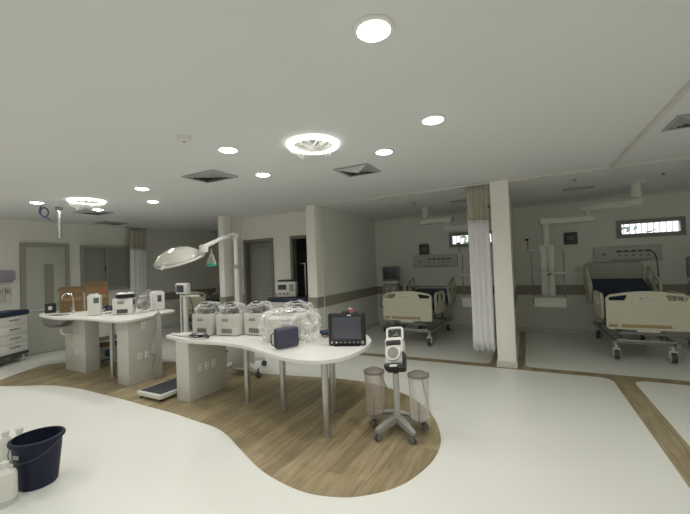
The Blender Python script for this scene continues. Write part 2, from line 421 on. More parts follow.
def ring_light(label, x, y, seed):
    t = thing('ring_light', label, 'ceiling light', (x, y, H), 0, 'round ring lights')
    MB().lathe([(.192, -.03), (.240, -.03), (.248, -.018), (.248, 0), (.192, 0)], 48, caps=False).build('glowing_ring', RGLOW, t)
    MB().cyl((0, 0, -.002), (0, 0, -.016), .193, n=48).build('centre_disc', mat('ring_centre', (.50, .51, .50), .4), t)
    r2 = random.Random(seed); b = MB()
    for q in range(5):
        a0 = R(200 + q*28 + r2.uniform(-8, 8)); a1 = a0 + R(r2.uniform(70, 130))
        p0 = Vector((.225*math.cos(a0), .225*math.sin(a0), -.034)); p1 = Vector((.225*math.cos(a1), .225*math.sin(a1), -.034))
        m_ = (p0+p1)/2*1.0; m_.z = -.085 - r2.uniform(.01, .06)
        ps = catmull([p0, (p0+m_)/2 + Vector((0, 0, -.01)), m_, (p1+m_)/2 + Vector((0, 0, -.01)), p1], 4, False)
        v = []
        for i, p in enumerate(ps):
            wd = .010 + .05*abs(noise.noise(p*9 + Vector((seed, q, 0))))
            v.append((b.bm.verts.new(p + Vector((0, 0, wd))), b.bm.verts.new(p - Vector((0, 0, wd)) + Vector((r2.uniform(-.008, .008), r2.uniform(-.008, .008), 0)))))
        for (a, b_), (c, d_) in zip(v, v[1:]): b.bm.faces.new((a, b_, d_, c))
    b.build('torn_plastic_film', mat('torn_film', (.9, .9, .88), .3, alpha=.6), t, flat=True)
    return t
ring_light('big glowing ring light with torn plastic film in the ceiling centre', -1.742, 2.82, 1)
ring_light('glowing ring light over the sink counter, far left of the ceiling', -6.05, 3.045, 5)

def vent(label, x, y, sx, sy, rz=0):
    t = thing('ceiling_vent', label, 'vent', (x, y, H), rz, 'grey ceiling air vents')
    MB().plate([[(-sx/2, -sy/2), (sx/2, -sy/2), (sx/2, sy/2), (-sx/2, sy/2)], [(-sx/2+.035, -sy/2+.035), (sx/2-.035, -sy/2+.035), (sx/2-.035, sy/2-.035), (-sx/2+.035, sy/2-.035)]], .014, Matrix.Translation((0, 0, -.007))).build('frame', VENTG, t)
    MB().box((0, 0, -.001), (sx-.06, sy-.06, .002)).build('back_plate', VENTD, t)
    b = MB(); k = 4
    for i in range(1, k+1):
        f0, f1 = 1-i/(k+.6), 1-(i-.55)/(k+.6)
        o = [b.bm.verts.new((qx*(sx/2-.035)*f1, qy*(sy/2-.035)*f1, -.003)) for qx, qy in ((-1,-1),(1,-1),(1,1),(-1,1))]
        n = [b.bm.verts.new((qx*(sx/2-.035)*f0, qy*(sy/2-.035)*f0, -.022)) for qx, qy in ((-1,-1),(1,-1),(1,1),(-1,1))]
        for j in range(4): b.bm.faces.new((o[j], o[(j+1) % 4], n[(j+1) % 4], n[j]))
    b.build('louvres', VENTG, t, flat=True)
    return t
vent('wide dark grey diamond-looking vent left of centre, below the smoke detector', -3.415, 3.10, .54, .40)
v2 = vent('square vent with one louvre face painted as if lit, right of the ring light', -1.79, 3.91, .44, .44)
b = MB(); vs = [b.bm.verts.new(v) for v in ((-.19, -.19, -.016), (.19, -.19, -.016), (.0, .02, -.034))]; b.bm.faces.new(vs); b.build('lit_louvre_face', WPLAST, v2, flat=True)['label'] = 'triangular louvre face painted pale as if lit'  # pale triangle paints in the light caught by one louvre face
vent('slatted grey vent at the right edge beside the ceiling moulding', 1.40, 4.13, .42, .40)
vent('narrow vent in the ceiling of the right bay', .84, 7.17, .44, .16)
vent('narrow vent in the ceiling of the middle bay beside the curtain', -1.05, 7.10, .44, .16)
vent('dark vent just beyond the left ring light', -7.1, 3.68, .5, .45)
vent('thin dark vent near the left wall above the grey window', -8.35, 4.7, .45, .5)
vent('narrow vent in the dark left bay beside the left pillar', -7.9, 7.6, .7, .25)
t = thing('smoke_detector', 'small round white smoke detector on the ceiling', 'smoke detector', (-2.573, 2.064, H))
MB().lathe([(0, -.042), (.035, -.042), (.048, -.03), (.06, -.014), (.062, 0), (0, 0)], 28, caps=False).build('body', WPLAST, t)
MB().lathe([(.05, -.026), (.0525, -.022), (.0505, -.026)], 28, caps=False).cyl((0.0, 0, -.042), (.0, 0, -.045), .012).build('sensor_slot', DKGREY, t)
for lb_, x, y in (('sprinkler head on the ceiling of the middle bay', -1.906, 6.757), ('sprinkler head on the right bay ceiling beside the long vent', .70, 6.33), ('bright sprinkler head on the right bay ceiling above the window', 1.836, 6.682)):
    t = thing('sprinkler', lb_, 'sprinkler', (x, y, H), 0, 'ceiling sprinkler heads')
    MB().lathe([(0, -.02), (.02, -.02), (.04, -.004), (.04, 0), (0, 0)], 20, caps=False).build('rosette', CHROME, t)
    MB().cyl((0, 0, -.02), (0, 0, -.045), .007).cyl((0, 0, -.045), (0, 0, -.05), .018).build('deflector', CHROME, t)
# hanging tube and hose loop
t = thing('ceiling_tube', 'shiny metal tube hanging down from the ceiling on the left', 'tube', (-6.944, 3.069, H))
MB().cyl((0, 0, -.05), (0, 0, -.53), .03).build('tube', CHROME, t)
MB().lathe([(0, 0), (.05, 0), (.05, -.05), (.032, -.06), (0, -.06)], 20, caps=False).build('collar', GREYP, t)
hd_ = Vector((.3, .95, 0)).normalized(); hz_ = Vector((0, 0, 1)); hc_ = Vector((-6.93, 2.86, 2.635))
tag(MB().tube([hc_ + hd_*.05*math.cos(R(a)) + hz_*.075*math.sin(R(a)) for a in range(0, 360, 20)], .011, closed=True).tube([(-6.93, 2.83, H), hc_ + hd_*-.05 + hz_*.07, hc_ + hd_*-.06 + hz_*-.02, hc_ + hd_*.0 + hz_*-.075, hc_ + hd_*.08 + hz_*-.12], .011, smooth=6).build('hose', BLUEH), 'dark blue looped hose hanging from the ceiling near the leftmost downlight', 'hose')

# ------------------------------------------------------------------ counters
tA = thing('counter_table', 'low white kidney-shaped counter on steel legs with a white end pedestal', 'counter', (-2.9, 3.3, 0))
ox, oy = -2.9, 3.3
outA = [(-4.27,3.06),(-4.0,2.975),(-3.6,2.90),(-3.25,2.93),(-2.88,2.925),(-2.48,2.80),(-2.08,2.655),(-1.84,2.622),(-1.64,2.675),(-1.51,2.85),(-1.47,3.2),(-1.55,3.57),(-1.80,3.89),(-2.2,4.0),(-2.6,3.96),(-3.1,3.86),(-3.6,3.72),(-3.95,3.5),(-4.2,3.26)]
MB().prism([(x-ox, y-oy) for x, y in smooth2(outA, 6)], .728, .76, bev=.007).build('tabletop', COUNTER, tA)
for x, y in ((-1.731, 2.86), (-2.497, 3.215), (-1.945, 3.379), (-3.011, 3.196)):
    MB().cyl((x-ox, y-oy, .006), (x-ox, y-oy, .728), .034, n=24).cyl((x-ox, y-oy, .003), (x-ox, y-oy, .016), .048, n=24).build('leg', STEEL, tA)
p = MB().box((-3.79-ox, 3.225-oy, .3655), (.225, .61, .725), bev=.004).build('pedestal', LAMINATE, tA)
for y in (3.08, 3.19, 3.30):
    q = MB().box((-3.674-ox, y-oy, .385), (.008, .065, .10), bev=.003).build('socket_plate', mat('plate_white', (.88, .88, .86), .35), p)
    for z in (.365, .405):
        MB().box((-3.669-ox, y-oy, z), (.004, .03, .022), bev=.001).build('socket', WPLAST, q)

tB = thing('counter_table', 'taller white counter with a sink and two pedestals by the left wall', 'counter', (-6.3, 3.3, 0))
ox, oy = -6.3, 3.3
outB = [(-7.58,3.06),(-7.26,2.90),(-6.72,2.80),(-6.37,2.79),(-6.08,2.85),(-5.8,2.875),(-5.4,2.86),(-5.15,2.845),(-4.95,2.88),(-4.90,3.08),(-5.0,3.35),(-5.12,3.6),(-5.15,3.82),(-5.32,3.97),(-5.69,4.01),(-6.2,3.98),(-6.8,3.90),(-7.3,3.62),(-7.6,3.34)]
hole = [(-6.98-ox + .30*math.cos(R(a)), 3.03-oy + .125*math.sin(R(a))) for a in range(0, 360, 15)]
MB().plate([[(x-ox, y-oy) for x, y in smooth2(outB, 6)], hole], .032, Matrix.Translation((0, 0, .934)), bev=.006).build('tabletop', COUNTER, tB)
MB().lathe([(1.0, 0), (1.0, -.06), (.86, -.13), (.6, -.165), (.0, -.17), (.0, -.163), (.58, -.158), (.83, -.125), (.965, -.06), (.965, 0)], 36, c=(-6.98-ox, 3.03-oy, .918), sx=.315, sy=.175, caps=False).build('sink_bowl', mat('sink_steel', (.24, .24, .23), .35, metal=.7, var=.1), tB)
MB().tube([(-6.85-ox, 3.03-oy, .76), (-6.85-ox, 3.03-oy, .66), (-6.80-ox, 3.08-oy, .62), (-6.80-ox, 3.16-oy, .62)], .022, smooth=5).build('drain_pipe', WPLAST, tB)
p = MB().box((-6.72-ox, 3.26-oy, .4605), (.62, .215, .915), bev=.004).build('pedestal', LAMINATE, tB)
q = MB().box((-6.66-ox, 3.149-oy, .33), (.1, .008, .075), bev=.003).build('socket_plate', mat('plate_white', (.88, .88, .86), .35), p)
MB().box((-6.66-ox, 3.144-oy, .33), (.05, .004, .03), bev=.001).build('socket', WPLAST, q)
p = MB().box((-5.185-ox, 3.285-oy, .4605), (.27, .515, .915), bev=.004).build('pedestal', LAMINATE, tB)
for y, z, s_ in ((3.25, .82, .075), (3.19, .385, .07), (3.30, .385, .07)):
    q = MB().box((-5.046-ox, y-oy, z), (.008, s_, .10), bev=.003).build('socket_plate', mat('plate_white', (.88, .88, .86), .35), p)
    MB().box((-5.041-ox, y-oy, z), (.004, .035, .03), bev=.001).build('socket', WPLAST, q)
MB().cyl((-5.754-ox, 3.204-oy, .006), (-5.754-ox, 3.204-oy, .918), .034, n=24).cyl((-5.754-ox, 3.204-oy, .003), (-5.754-ox, 3.204-oy, .016), .048, n=24).build('leg', STEEL, tB)

# ------------------------------------------------------------------ beds
def hospital_bed(label, x, y, raise_z, head_z, rz=0, rails=(1, 1), mat_col=NAVY):
    """foot end at local y=0, head towards +y"""
    t = thing('hospital_bed', label, 'bed', (x, y, 0), rz, 'cream hospital beds')
    # footboard
    w2, zb, zt = .475, .50, 1.005
    out = [(-w2, zb+.03), (-w2+.03, zb), (w2-.03, zb), (w2, zb+.03), (w2, zt-.05)]
    for i in range(9):
        u = i/8; out.append((w2-.05 - u*(2*w2-.1), zt + .05*math.sin(math.pi*u)))
    out[-1:] = [out[-1], (-w2, zt-.05)]
    hL = [(-.435, .92), (-.435, .962), (-.42, .972), (-.235, 1.0), (-.22, .988), (-.25, .92)]
    hR = [(-a, b) for a, b in hL][::-1]
    fb = MB().plate([out, hL, hR], .05, Matrix.Translation((0, 0, 0)) @ VX, bev=.008).build('footboard', CREAM, t)
    MB().box((-.395, -.027, .555), (.11, .006, .045), bev=.002).box((-.02, -.027, .555), (.56, .006, .045), bev=.002).build('tan_strip', TAN, fb)
    em = MB().box((0, -.027, .955), (.18, .006, .06), bev=.002).build('emblem_plate', mat('emblem_cream', (.66, .66, .56), .35), fb)
    MB().cyl((-.06, -.030, .955), (-.06, -.033, .955), .016).box((.0, -.032, .965), (.05, .003, .008)).box((.035, -.032, .945), (.07, .003, .008)).build('emblem', mat('emblem_grey', (.36, .36, .34), .4), em)
    MB().box((0, -.02, .487), (.26, .04, .025), bev=.008).build('pull_handle', WPLAST, fb)
    # deck, mattress
    MB().box((0, .62, .62), (.86, 1.16, .06), bev=.01).build('deck', GREYP, t)
    ang = math.atan2(raise_z-.80, .78)
    mtr = MB().box((0, .64, .72), (.84, 1.16, .13), bev=.035, seg=3)
    rot = Matrix.Rotation(ang, 3, 'X'); cy = 1.2 + .40*math.cos(ang); cz = .715 + .40*math.sin(ang)
    mtr.box((0, cy, cz), (.84, .82, .13), bev=.035, seg=3, rot=rot).build('mattress', mat_col, t)
    MB().box((0, cy + .09*math.sin(ang), cz - .09*math.cos(ang)), (.86, .8, .03), bev=.01, rot=rot).build('back_panel', GREYP, t)
    hb = MB().plate([rrect(-.465, .62, .465, head_z, .08)], .05, Matrix.Translation((0, 2.05, 0)) @ VX, bev=.008).build('headboard', CREAM if head_z < 1.2 else mat('pale_board', (.50, .50, .44), .5), t)
    # side rails
    def rail(x, yc, zc, lx, hz, a, nm='side_rail'):
        o = rrect(-lx/2, -hz/2, lx/2, hz/2, .10); i1 = rrect(-lx/2+.06, .0, -.02, hz/2-.05, .04); i2 = rrect(.02, .0, lx/2-.06, hz/2-.05, .04)
        m_ = Matrix.Translation((x, yc, zc)) @ Matrix.Rotation(a, 4, 'X') @ VY
        MB().plate([o, i1, i2], .04, m_, bev=.008).build(nm, CREAM, t)
    for sx in (-1, 1):
        rail(sx*.48, .55, .80, .70, .40, 0)
        rail(sx*.48, cy+.02, cz+.14, .72, .46, ang)
        MB().box((sx*.455, .55, .60), (.03, .3, .1)).build('rail_bracket', GREYP, t)
    # undercarriage
    f = MB()
    for sx in (-.36, .36): f.box((sx, 1.05, .27), (.05, 1.85, .06), bev=.008)
    f.box((0, .25, .27), (.72, .06, .05), bev=.008).box((0, 1.82, .27), (.72, .06, .05), bev=.008)
    f.build('base_frame', GREYP, t)
    MB().box((0, .30, .40), (.56, .05, .05)).box((-.2, .9, .44), (.06, 1.2, .05)).box((.2, .9, .44), (.06, 1.2, .05)).build('lift_frame', mat('frame_metal', (.32, .33, .33), .4, metal=.5), t)
    for sx in (-.25, .25):
        MB().cyl((sx, .35, .29), (sx, .75, .6), .03).build('lift_strut', STEEL, t)
        MB().cyl((sx, 1.75, .29), (sx, 1.35, .6), .03).build('lift_strut', STEEL, t)
    MB().cyl((-.34, .12, .32), (.34, .12, .32), .012).build('brake_bar', STEEL, t)
    for sx, yy in ((-.33, .25), (.33, .25), (-.33, 1.82), (.33, 1.82)):
        c = MB().cyl((sx-.03, yy, .075), (sx+.03, yy, .075), .075, n=28).build('caster', mat('caster_grey', (.55, .55, .52), .4), t)
        MB().cyl((sx, yy, .15), (sx, yy, .27), .022).box((sx-.038, yy, .12), (.012, .07, .12), bev=.004).box((sx+.038, yy, .12), (.012, .07, .12), bev=.004).box((sx, yy, .165), (.09, .08, .025), bev=.006).build('fork', WPLAST, c)
        MB().lathe([(.068, -.034), (.077, -.028), (.077, .028), (.068, .034)], 28, mx=Matrix.Rotation(R(90), 3, 'Y'), c=(sx, yy, .075), caps=False).build('tyre', DKGREY, c)
    return t
hospital_bed('cream hospital bed with navy mattress in the middle bay, beside the long curtain', -2.03, 6.42, .98, .98, rz=R(-2))
hospital_bed('cream hospital bed under the high window in the right bay, backrest raised', 1.49, 6.42, 1.20, 1.44)
hospital_bed('partly hidden cream bed in the dark left bay behind the scale post', -7.75, 6.34, .98, .98)

# ------------------------------------------------------------------ ceiling supply booms
def boom(label, cx, cy, joint, tower, rods=.26):
    t = thing('supply_boom', label, 'ceiling boom', (tower[0], tower[1], 0), 0, 'ceiling supply booms')
    X, Y = tower
    L = lambda x, y, z: (x-X, y-Y, z)
    MB().cyl(L(cx, cy, H), L(cx, cy, 2.50), .075, n=24).cyl(L(cx, cy, H), L(cx, cy, H-.02), .13, n=24).build('ceiling_column', WPLAST, t)
    def arm(p, q, z, h, nm):
        p, q = Vector(p), Vector(q); m_ = (p+q)/2; a = math.atan2(q.y-p.y, q.x-p.x); l = (q-p).length
        MB().box(L(m_.x, m_.y, z), (l+.2, .17, h), rz=a, bev=.03, seg=3).build(nm, WPLAST, t)
    arm((cx, cy), joint, 2.44, .11, 'upper_arm')
    MB().cyl(L(joint[0], joint[1], 2.40), L(joint[0], joint[1], 2.30), .06).build('joint', WPLAST, t)
    arm(joint, tower, 2.26, .12, 'lower_arm')
    MB().cyl((0, 0, 2.22), (0, 0, 1.78), .06).build('drop_tube', WPLAST, t)
    MB().box((-.065, 0, 1.26), (.10, .13, 1.10), bev=.015).box((.065, 0, 1.26), (.10, .13, 1.10), bev=.015).box((0, .02, 1.26), (.06, .08, 1.08)).build('tower', WPLAST, t)
    MB().box((0, -.04, 1.735), (2*rods+.04, .03, .03), bev=.006).build('crossbar', WPLAST, t)
    for s_ in (-1, 1):
        MB().cyl((s_*rods, -.04, .72), (s_*rods, -.04, 1.75), .011).build('rail_rod', GREYP, t)
    sh = MB().box((0, -.14, 1.30), (.52, .36, .022), bev=.006).build('shelf', WPLAST, t)
    MB().box((.01, -.325, 1.285), (.06, .012, .03), bev=.003).build('clip', BLACK, sh)
    dr = MB().box((0, -.14, .77), (.50, .36, .16), bev=.012).build('drawer_box', WPLAST, t)
    MB().box((0, -.325, .80), (.40, .014, .02), bev=.005).build('drawer_handle', TRIM, dr)
    MB().box((0, -.14, .858), (.54, .38, .016), bev=.004).build('tray', TRIM, t)
    MB().cyl((-rods-.05, -.05, 1.74), (-rods-.05, -.05, 1.94), .006).cyl((-rods-.09, -.05, 1.935), (-rods-.03, -.05, 1.935), .02, n=12).build('hook', BLACK, t)
    return t
boom('white ceiling boom with shelf tower at the left of the right bay', 1.64, 7.28, (1.03, 7.66), (.345, 7.6))
boom('white ceiling boom in the middle bay, tower half hidden by the curtain', -1.87, 7.48, (-1.40, 7.42), (-.88, 7.40))

# ------------------------------------------------------------------ ventilators
def ventilator(label, x, y, rz=0):
    t = thing('ventilator', label, 'ventilator', (x, y, 0), rz, 'bedside ventilators')
    m_ = MB().box((0, .06, 1.33), (.38, .22, .36), bev=.03, seg=3).build('monitor_body', mat('vent_body', (.24, .245, .25), .5), t)
    MB().box((0, -.055, 1.345), (.32, .012, .29), bev=.006).build('screen', SCREEN, m_)
    MB().box((0, -.02, 1.135), (.40, .14, .05), bev=.012).build('control_ledge', WPLAST, t)
    MB().box((0, .08, .98), (.34, .30, .24), bev=.02).build('breathing_unit', GREYP, t)
    for z in (.93, 1.0): MB().cyl((-.08, -.07, z), (-.08, -.11, z), .022).cyl((.08, -.07, z), (.08, -.11, z), .022).build('hose_port', WPLAST, t)
    MB().box((0, .1, .5), (.12, .12, .76), bev=.02).build('column', WPLAST, t)
    MB().box((0, .08, .10), (.44, .42, .05), bev=.02).build('base', GREYP, t)
    for a, b in ((-.18, -.09), (.18, -.09), (-.18, .25), (.18, .25)):
        MB().cyl((a-.015, b, .04), (a+.015, b, .04), .04).build('caster', DKGREY, t)
    MB().tube([(-.08, -.1, .96), (-.18, -.2, .8), (-.22, -.16, .6), (-.1, -.1, .55)], .016, smooth=6).build('hose', GREYP, t)
ventilator('ventilator with dark monitor left of the bed in the middle bay', -2.87, 7.9, R(8))
ventilator('ventilator with dark screen cut by the right edge of the picture', 2.56, 7.75, R(-8))

# ------------------------------------------------------------------ wall fittings of the bays
def headwall(label, x):
    t = thing('headwall_panel', label, 'medical gas panel', (x, YB, 1.60), 0, 'bed head panels')
    MB().box((0, -.03, 0), (1.05, .06, .30), bev=.012).build('panel', mat('panel_grey', (.56, .56, .535), .45), t)
    MB().box((.05, -.062, -.115), (.62, .008, .02), bev=.002).build('label_rail', GREYP, t)
    for i in range(5):
        q = MB().box((-.12 + i*.11, -.064, .045), (.085, .008, .035), bev=.002).build('outlet', mat('outlet_dark', (.12, .12, .12), .5), t)
    for i in range(5):
        MB().cyl((-.12 + i*.11, -.06, -.035), (-.12 + i*.11, -.078, -.035), .02, n=16).build('gas_port', GREYP, t)
    MB().cyl((-.36, -.06, 0), (-.36, -.075, 0), .03, n=18).build('call_button', GREYP, t)
    return t
headwall('grey bed head panel with outlets on the wall of the middle bay', -1.955)
h2 = headwall('grey bed head panel with outlets under the window of the right bay', 1.72)
MB().tube([(.34, -.07, .05), (.40, -.12, -.02), (.43, -.12, -.2), (.44, -.1, -.45)], .008, smooth=6).build('cable', BLACK, h2)
def clock(label, x, z):
    t = thing('wall_display', label, 'wall display', (x, YB, z), 0, 'dark wall displays')
    MB().box((0, -.02, 0), (.235, .04, .25), bev=.01).build('case', DKGREY, t)
    MB().box((.0, -.042, .01), (.13, .006, .08), bev=.002).build('display', mat('display_grey', (.16, .16, .165), .3), t)
clock('small dark square display on the wall of the middle bay', -2.205, 1.89)
clock('small dark square display on the wall beside the right boom', .825, 1.955)
t = thing('outlet_cover', 'round white outlet cover on the wall behind the right boom', 'outlet', (.92, YB, 1.32))
MB().cyl((0, 0, 0), (0, -.012, 0), .06, n=24).build('cover', TRIM, t); MB().cyl((0, -.01, 0), (0, -.02, 0), .02, n=16).build('knob', TRIM, t)
t = thing('light_switch', 'white switch plate on the wall beside the left pillar', 'switch', (-5.80, YC, 1.48))
MB().box((0, -.006, 0), (.08, .012, .26), bev=.004).build('plate', TRIM, t); MB().box((0, -.014, 0), (.03, .008, .06), bev=.003).build('rocker', WPLAST, t)

# ------------------------------------------------------------------ curtains
def curtain(label, p0, p1, zb, zm, amp, folds, depth, cloth=CLOTH):
    p0, p1 = Vector(p0+(0,)), Vector(p1+(0,)); n = (p1-p0).normalized(); s_ = Vector((-n.y, n.x, 0))
    t = thing('curtain', label, 'curtain', ((p0.x+p1.x)/2, (p0.y+p1.y)/2, 0)); o = Vector(t.location)
    def sheet(z0, z1, nm, m, k=14):
        b = MB(); N = folds*16; rows = []
        for j in range(k+1):
            z = z0 + (z1-z0)*j/k; row = []
            for i in range(N+1):
                u = i/N; q = p0 + (p1-p0)*u
                ph = 2*math.pi*folds*u + .4*math.sin(z*1.3)
                a = amp*(1+.25*math.sin(3*u*6+z*.7))
                q = q + s_*a*math.sin(ph) + n*amp*.35*math.sin(2*ph)
                row.append(b.bm.verts.new((q.x-o.x, q.y-o.y, z + (.012*math.sin(ph) if j == 0 else 0))))
            rows.append(row)
        for r0, r1 in zip(rows, rows[1:]):
            for i in range(N): b.bm.faces.new((r0[i], r0[i+1], r1[i+1], r1[i]))
        ob = b.build(nm, m, t, ang=80)
        so = ob.modifiers.new('thickness', 'SOLIDIFY'); so.thickness = .003
    sheet(zb, zm, 'drape', cloth); sheet(zm, H-.035, 'mesh_header', MESHC, 5)
    r = MB(); e0, e1 = p0 - n*.12, p1 + n*.08
    r.cyl((e0.x-o.x, e0.y-o.y, H-.012), (e1.x-o.x, e1.y-o.y, H-.012), .012); r.build('track', CHROME, t)
    for i in range(folds+1):
        q = p0 + (p1-p0)*i/folds
        MB().cyl((q.x-o.x, q.y-o.y, H-.05), (q.x-o.x, q.y-o.y, H-.012), .006).build('hook', WPLAST, t)
    return t
curtain('long white curtain with beige mesh header bunched beside the right pillar', (-.775, 5.66), (-.475, 5.70), .23, 2.20, .034, 4, .1)
curtain('white curtain with beige top hanging by the grey window on the left wall', (-8.86, 5.42), (-8.86, 5.84), .30, 2.22, .05, 4, .1)

# ------------------------------------------------------------------ surgical lamp
t = thing('surgical_lamp', 'white mobile surgical lamp on a pole with a large dome head', 'lamp', (-3.96, 4.08, 0))
for i, a in enumerate((77, -13, 167, 257)):
    c, s_ = math.cos(R(a)), math.sin(R(a))
    l = MB().tube([(.1*c, .1*s_, .17), (.3*c, .3*s_, .15), (.43*c, .43*s_, .115)], lambda u: .04-.012*u, n=10).build('base_arm', WPLAST, t)
    MB().cyl((.43*c-.02*s_, .43*s_+.02*c, .045), (.43*c+.02*s_, .43*s_-.02*c, .045), .042).cyl((.43*c, .43*s_, .06), (.43*c, .43*s_, .12), .012).build('caster', DKGREY, l)
hs = MB().box((.0, -.02, .35), (.34, .30, .46), bev=.02).build('housing', mat('housing_white', (.52, .52, .48), .45), t)
MB().cyl((-.11, -.17, .50), (-.11, -.185, .50), .02).cyl((-.11, -.17, .36), (-.11, -.185, .36), .02).box((.13, -.173, .52), (.02, .01, .07)).build('switch', BLACK, hs)
MB().cyl((-.03, 0, .15), (-.03, 0, 1.62), .036).cyl((-.03, 0, 1.62), (-.03, 0, 2.12), .030).build('pole', WPLAST, t)
MB().cyl((-.03, 0, 1.60), (-.03, 0, 1.66), .046).box((.02, 0, 1.63), (.05, .02, .03)).build('clamp', GREYP, t)
hc = Vector((-3.66, 2.80, 1.755)) - Vector((-3.96, 4.08, 0))
nrm = Vector((.03, -.36, 1)).normalized(); q = nrm.to_track_quat('Z', 'Y').to_matrix()
jn = Vector((-3.37, 2.93, 1.85)) - Vector((-3.96, 4.08, 0))
MB().cyl((-.03, 0, 2.06), (-.03, 0, 2.15), .05).box((-.01, -.04, 2.11), (.09, .12, .06), bev=.01).build('elbow', WPLAST, t)
MB().tube([(-.03, -.05, 2.11), (jn.x*.5, jn.y*.5, 2.02), (jn.x, jn.y, jn.z+.02)], .027, n=10).build('arm', WPLAST, t)
hd = MB().lathe([(k*.57, z*.62) for k, z in ((0, .19), (.12, .185), (.25, .155), (.36, .10), (.44, .03), (.465, -.015), (.468, -.05), (.45, -.07), (.0, -.06))], 48, c=hc, mx=q, caps=False).build('lamp_head', mat('head_gloss', (.62, .62, .55), .12, coat=.5), t)
MB().lathe([(0, -.045), (.235, -.049), (.25, -.044)], 40, c=hc, mx=q, caps=False).build('lens', mat('lamp_lens', (.55, .56, .52), .15), hd)
MB().lathe([(.264, -.006), (.271, -.011), (.271, -.024), (.264, -.031)], 48, c=hc, mx=q, caps=False).build('rim', GREYP, hd)
def onrim(a, r=.30, z=-.02): return hc + q @ Vector((r*math.cos(R(a)), r*math.sin(R(a)), z))
aj = math.degrees(math.atan2(*(q.inverted() @ (jn-hc)).yx))
MB().tube([onrim(aj-k) for k in range(100, -101, -10)], .013, n=8).build('yoke', WPLAST, t)
MB().cyl(onrim(aj, .28), jn, .035).lathe([(0, -.05), (.05, -.04), (.05, .04), (0, .05)], 16, c=jn, caps=False).build('swivel', WPLAST, t)
for k in (100, -100):
    MB().cyl(onrim(aj+k, .265), onrim(aj+k, .325), .018).build('knob', WPLAST, t)
# mask hanging from the lamp arm
t = thing('oxygen_mask', 'clear plastic mask with green rim hanging from the lamp arm', 'mask', (-3.345, 3.02, 1.665))
MB().lathe([(.012, .13), (.03, .09), (.045, .05), (.06, .0), (.058, -.02)], 20, caps=False, sx=1, sy=.75).build('mask_cup', GLASSY, t)
MB().lathe([(.05, -.03), (.066, -.022), (.066, .0), (.055, .01)], 20, caps=False, sy=.75).build('green_rim', GREEN, t)['label'] = 'green soft rim'
MB().tube([(0, 0, .13), (0, 0, .16), (0, .0, .185)], .008).tube([(0, 0, .12), (-.05, -.02, .05), (-.06, -.03, -.02)], .005).build('strap', GLASSY, t)

# ------------------------------------------------------------------ things on the low counter
TA = .76
def wrapped_unit(label, x, y, rz, w_=.31, d_=.26, h=.27, seed=1):
    t = thing('medical_unit', label, 'medical device', (x, y, TA), rz, 'plastic-wrapped white units')
    bd = MB().prism([(-w_/2, -d_/2), (w_/2, -d_/2), (w_/2, d_/2), (-w_/2, d_/2)], 0.008, h, bev=.012).build('body', mat('unit_white', (.60, .60, .55), .45), t)
    g = MB()
    for k in range(6): g.box((-.0 - .065 + k*.026, -d_/2-.003, .065), (.016, .008, .055))
    g.build('vent_grille', mat('grille_grey', (.17, .16, .14), .6), bd)
    MB().box((-.02, -d_/2-.003, .2), (.09, .008, .035), bev=.002).build('control_label', GREYP, bd)
    MB().box((-.01, -.03, h+.03), (.19, .13, .06), bev=.015).build('top_module', BLACK, t)
    MB().tube([(.09*math.cos(a*.7)*(1-.01*a)-.01, .065*math.sin(a*.7)-.02, h+.07+.004*a) for a in range(18)], .009, n=6).build('cable_coil', BLACK, t)
    MB().blob((0, 0, h+.05), (w_*1.05, d_*1.1, .17), .8, seed, .034, 9).build('plastic_wrap', BAG, t, flat=True)
    for s_ in (-1, 1): MB().box((s_*(w_/2-.04), 0, .004), (.04, d_-.06, .008)).build('foot', DKGREY, t)
    return t
wrapped_unit('white boxy unit with plastic on top, leftmost on the low counter', -3.75, 3.31, R(5), seed=1)
wrapped_unit('white boxy unit with plastic on top, second from left on low counter', -3.385, 3.37, R(8), seed=2)
wrapped_unit('white boxy unit with plastic on top, just left of the big clear bag', -3.045, 3.50, R(2), .30, seed=3)
wrapped_unit('white unit with dark top slot behind the big clear bag', -2.64, 3.76, R(6), .38, .24, .25, seed=4)
# big clear bag with a machine inside
t = thing('bagged_machine', 'white machine and tubing inside a big crumpled clear plastic bag', 'medical device', (-2.40, 3.25, TA), R(20))
MB().box((-.08, .02, .14), (.36, .22, .27), bev=.03, seg=3).build('machine_body', mat('unit_white', (.60, .60, .55), .45), t)
MB().box((-.02, -.095, .19), (.10, .012, .05), bev=.004).build('display', GREYP, t)
for k in range(3):
    MB().tube([(.20+.05*math.cos(a*.52+k), -.06+.03*k, .13+.075*math.sin(a*.52+k)) for a in range(13)], .009, n=6).build('tubing', mat('clear_tubing', (.72, .72, .70), .2), t)
MB().blob((0, 0, .175), (.66, .37, .34), .62, 11, .05, 7, sub=5).build('clear_bag', BAG, t, flat=True)
# navy case
t = thing('soft_case', 'navy blue zipped soft case leaning at the counter edge before the bag', 'case', (-2.24, 2.965, TA), R(62))
MB().box((0, .0, .112), (.255, .085, .20), bev=.022, seg=3).build('case_body', NAVYC, t)
MB().tube([(-.118, -.02, .015), (-.118, -.02, .2), (.118, -.02, .2), (.118, -.02, .015)], .005, n=6).build('zip', BLACK, t)
MB().tube([(-.127, 0, .05), (-.16, .01, .06), (-.165, .0, .15), (-.127, 0, .18)], .006, smooth=5).build('handle_loop', BLACK, t)
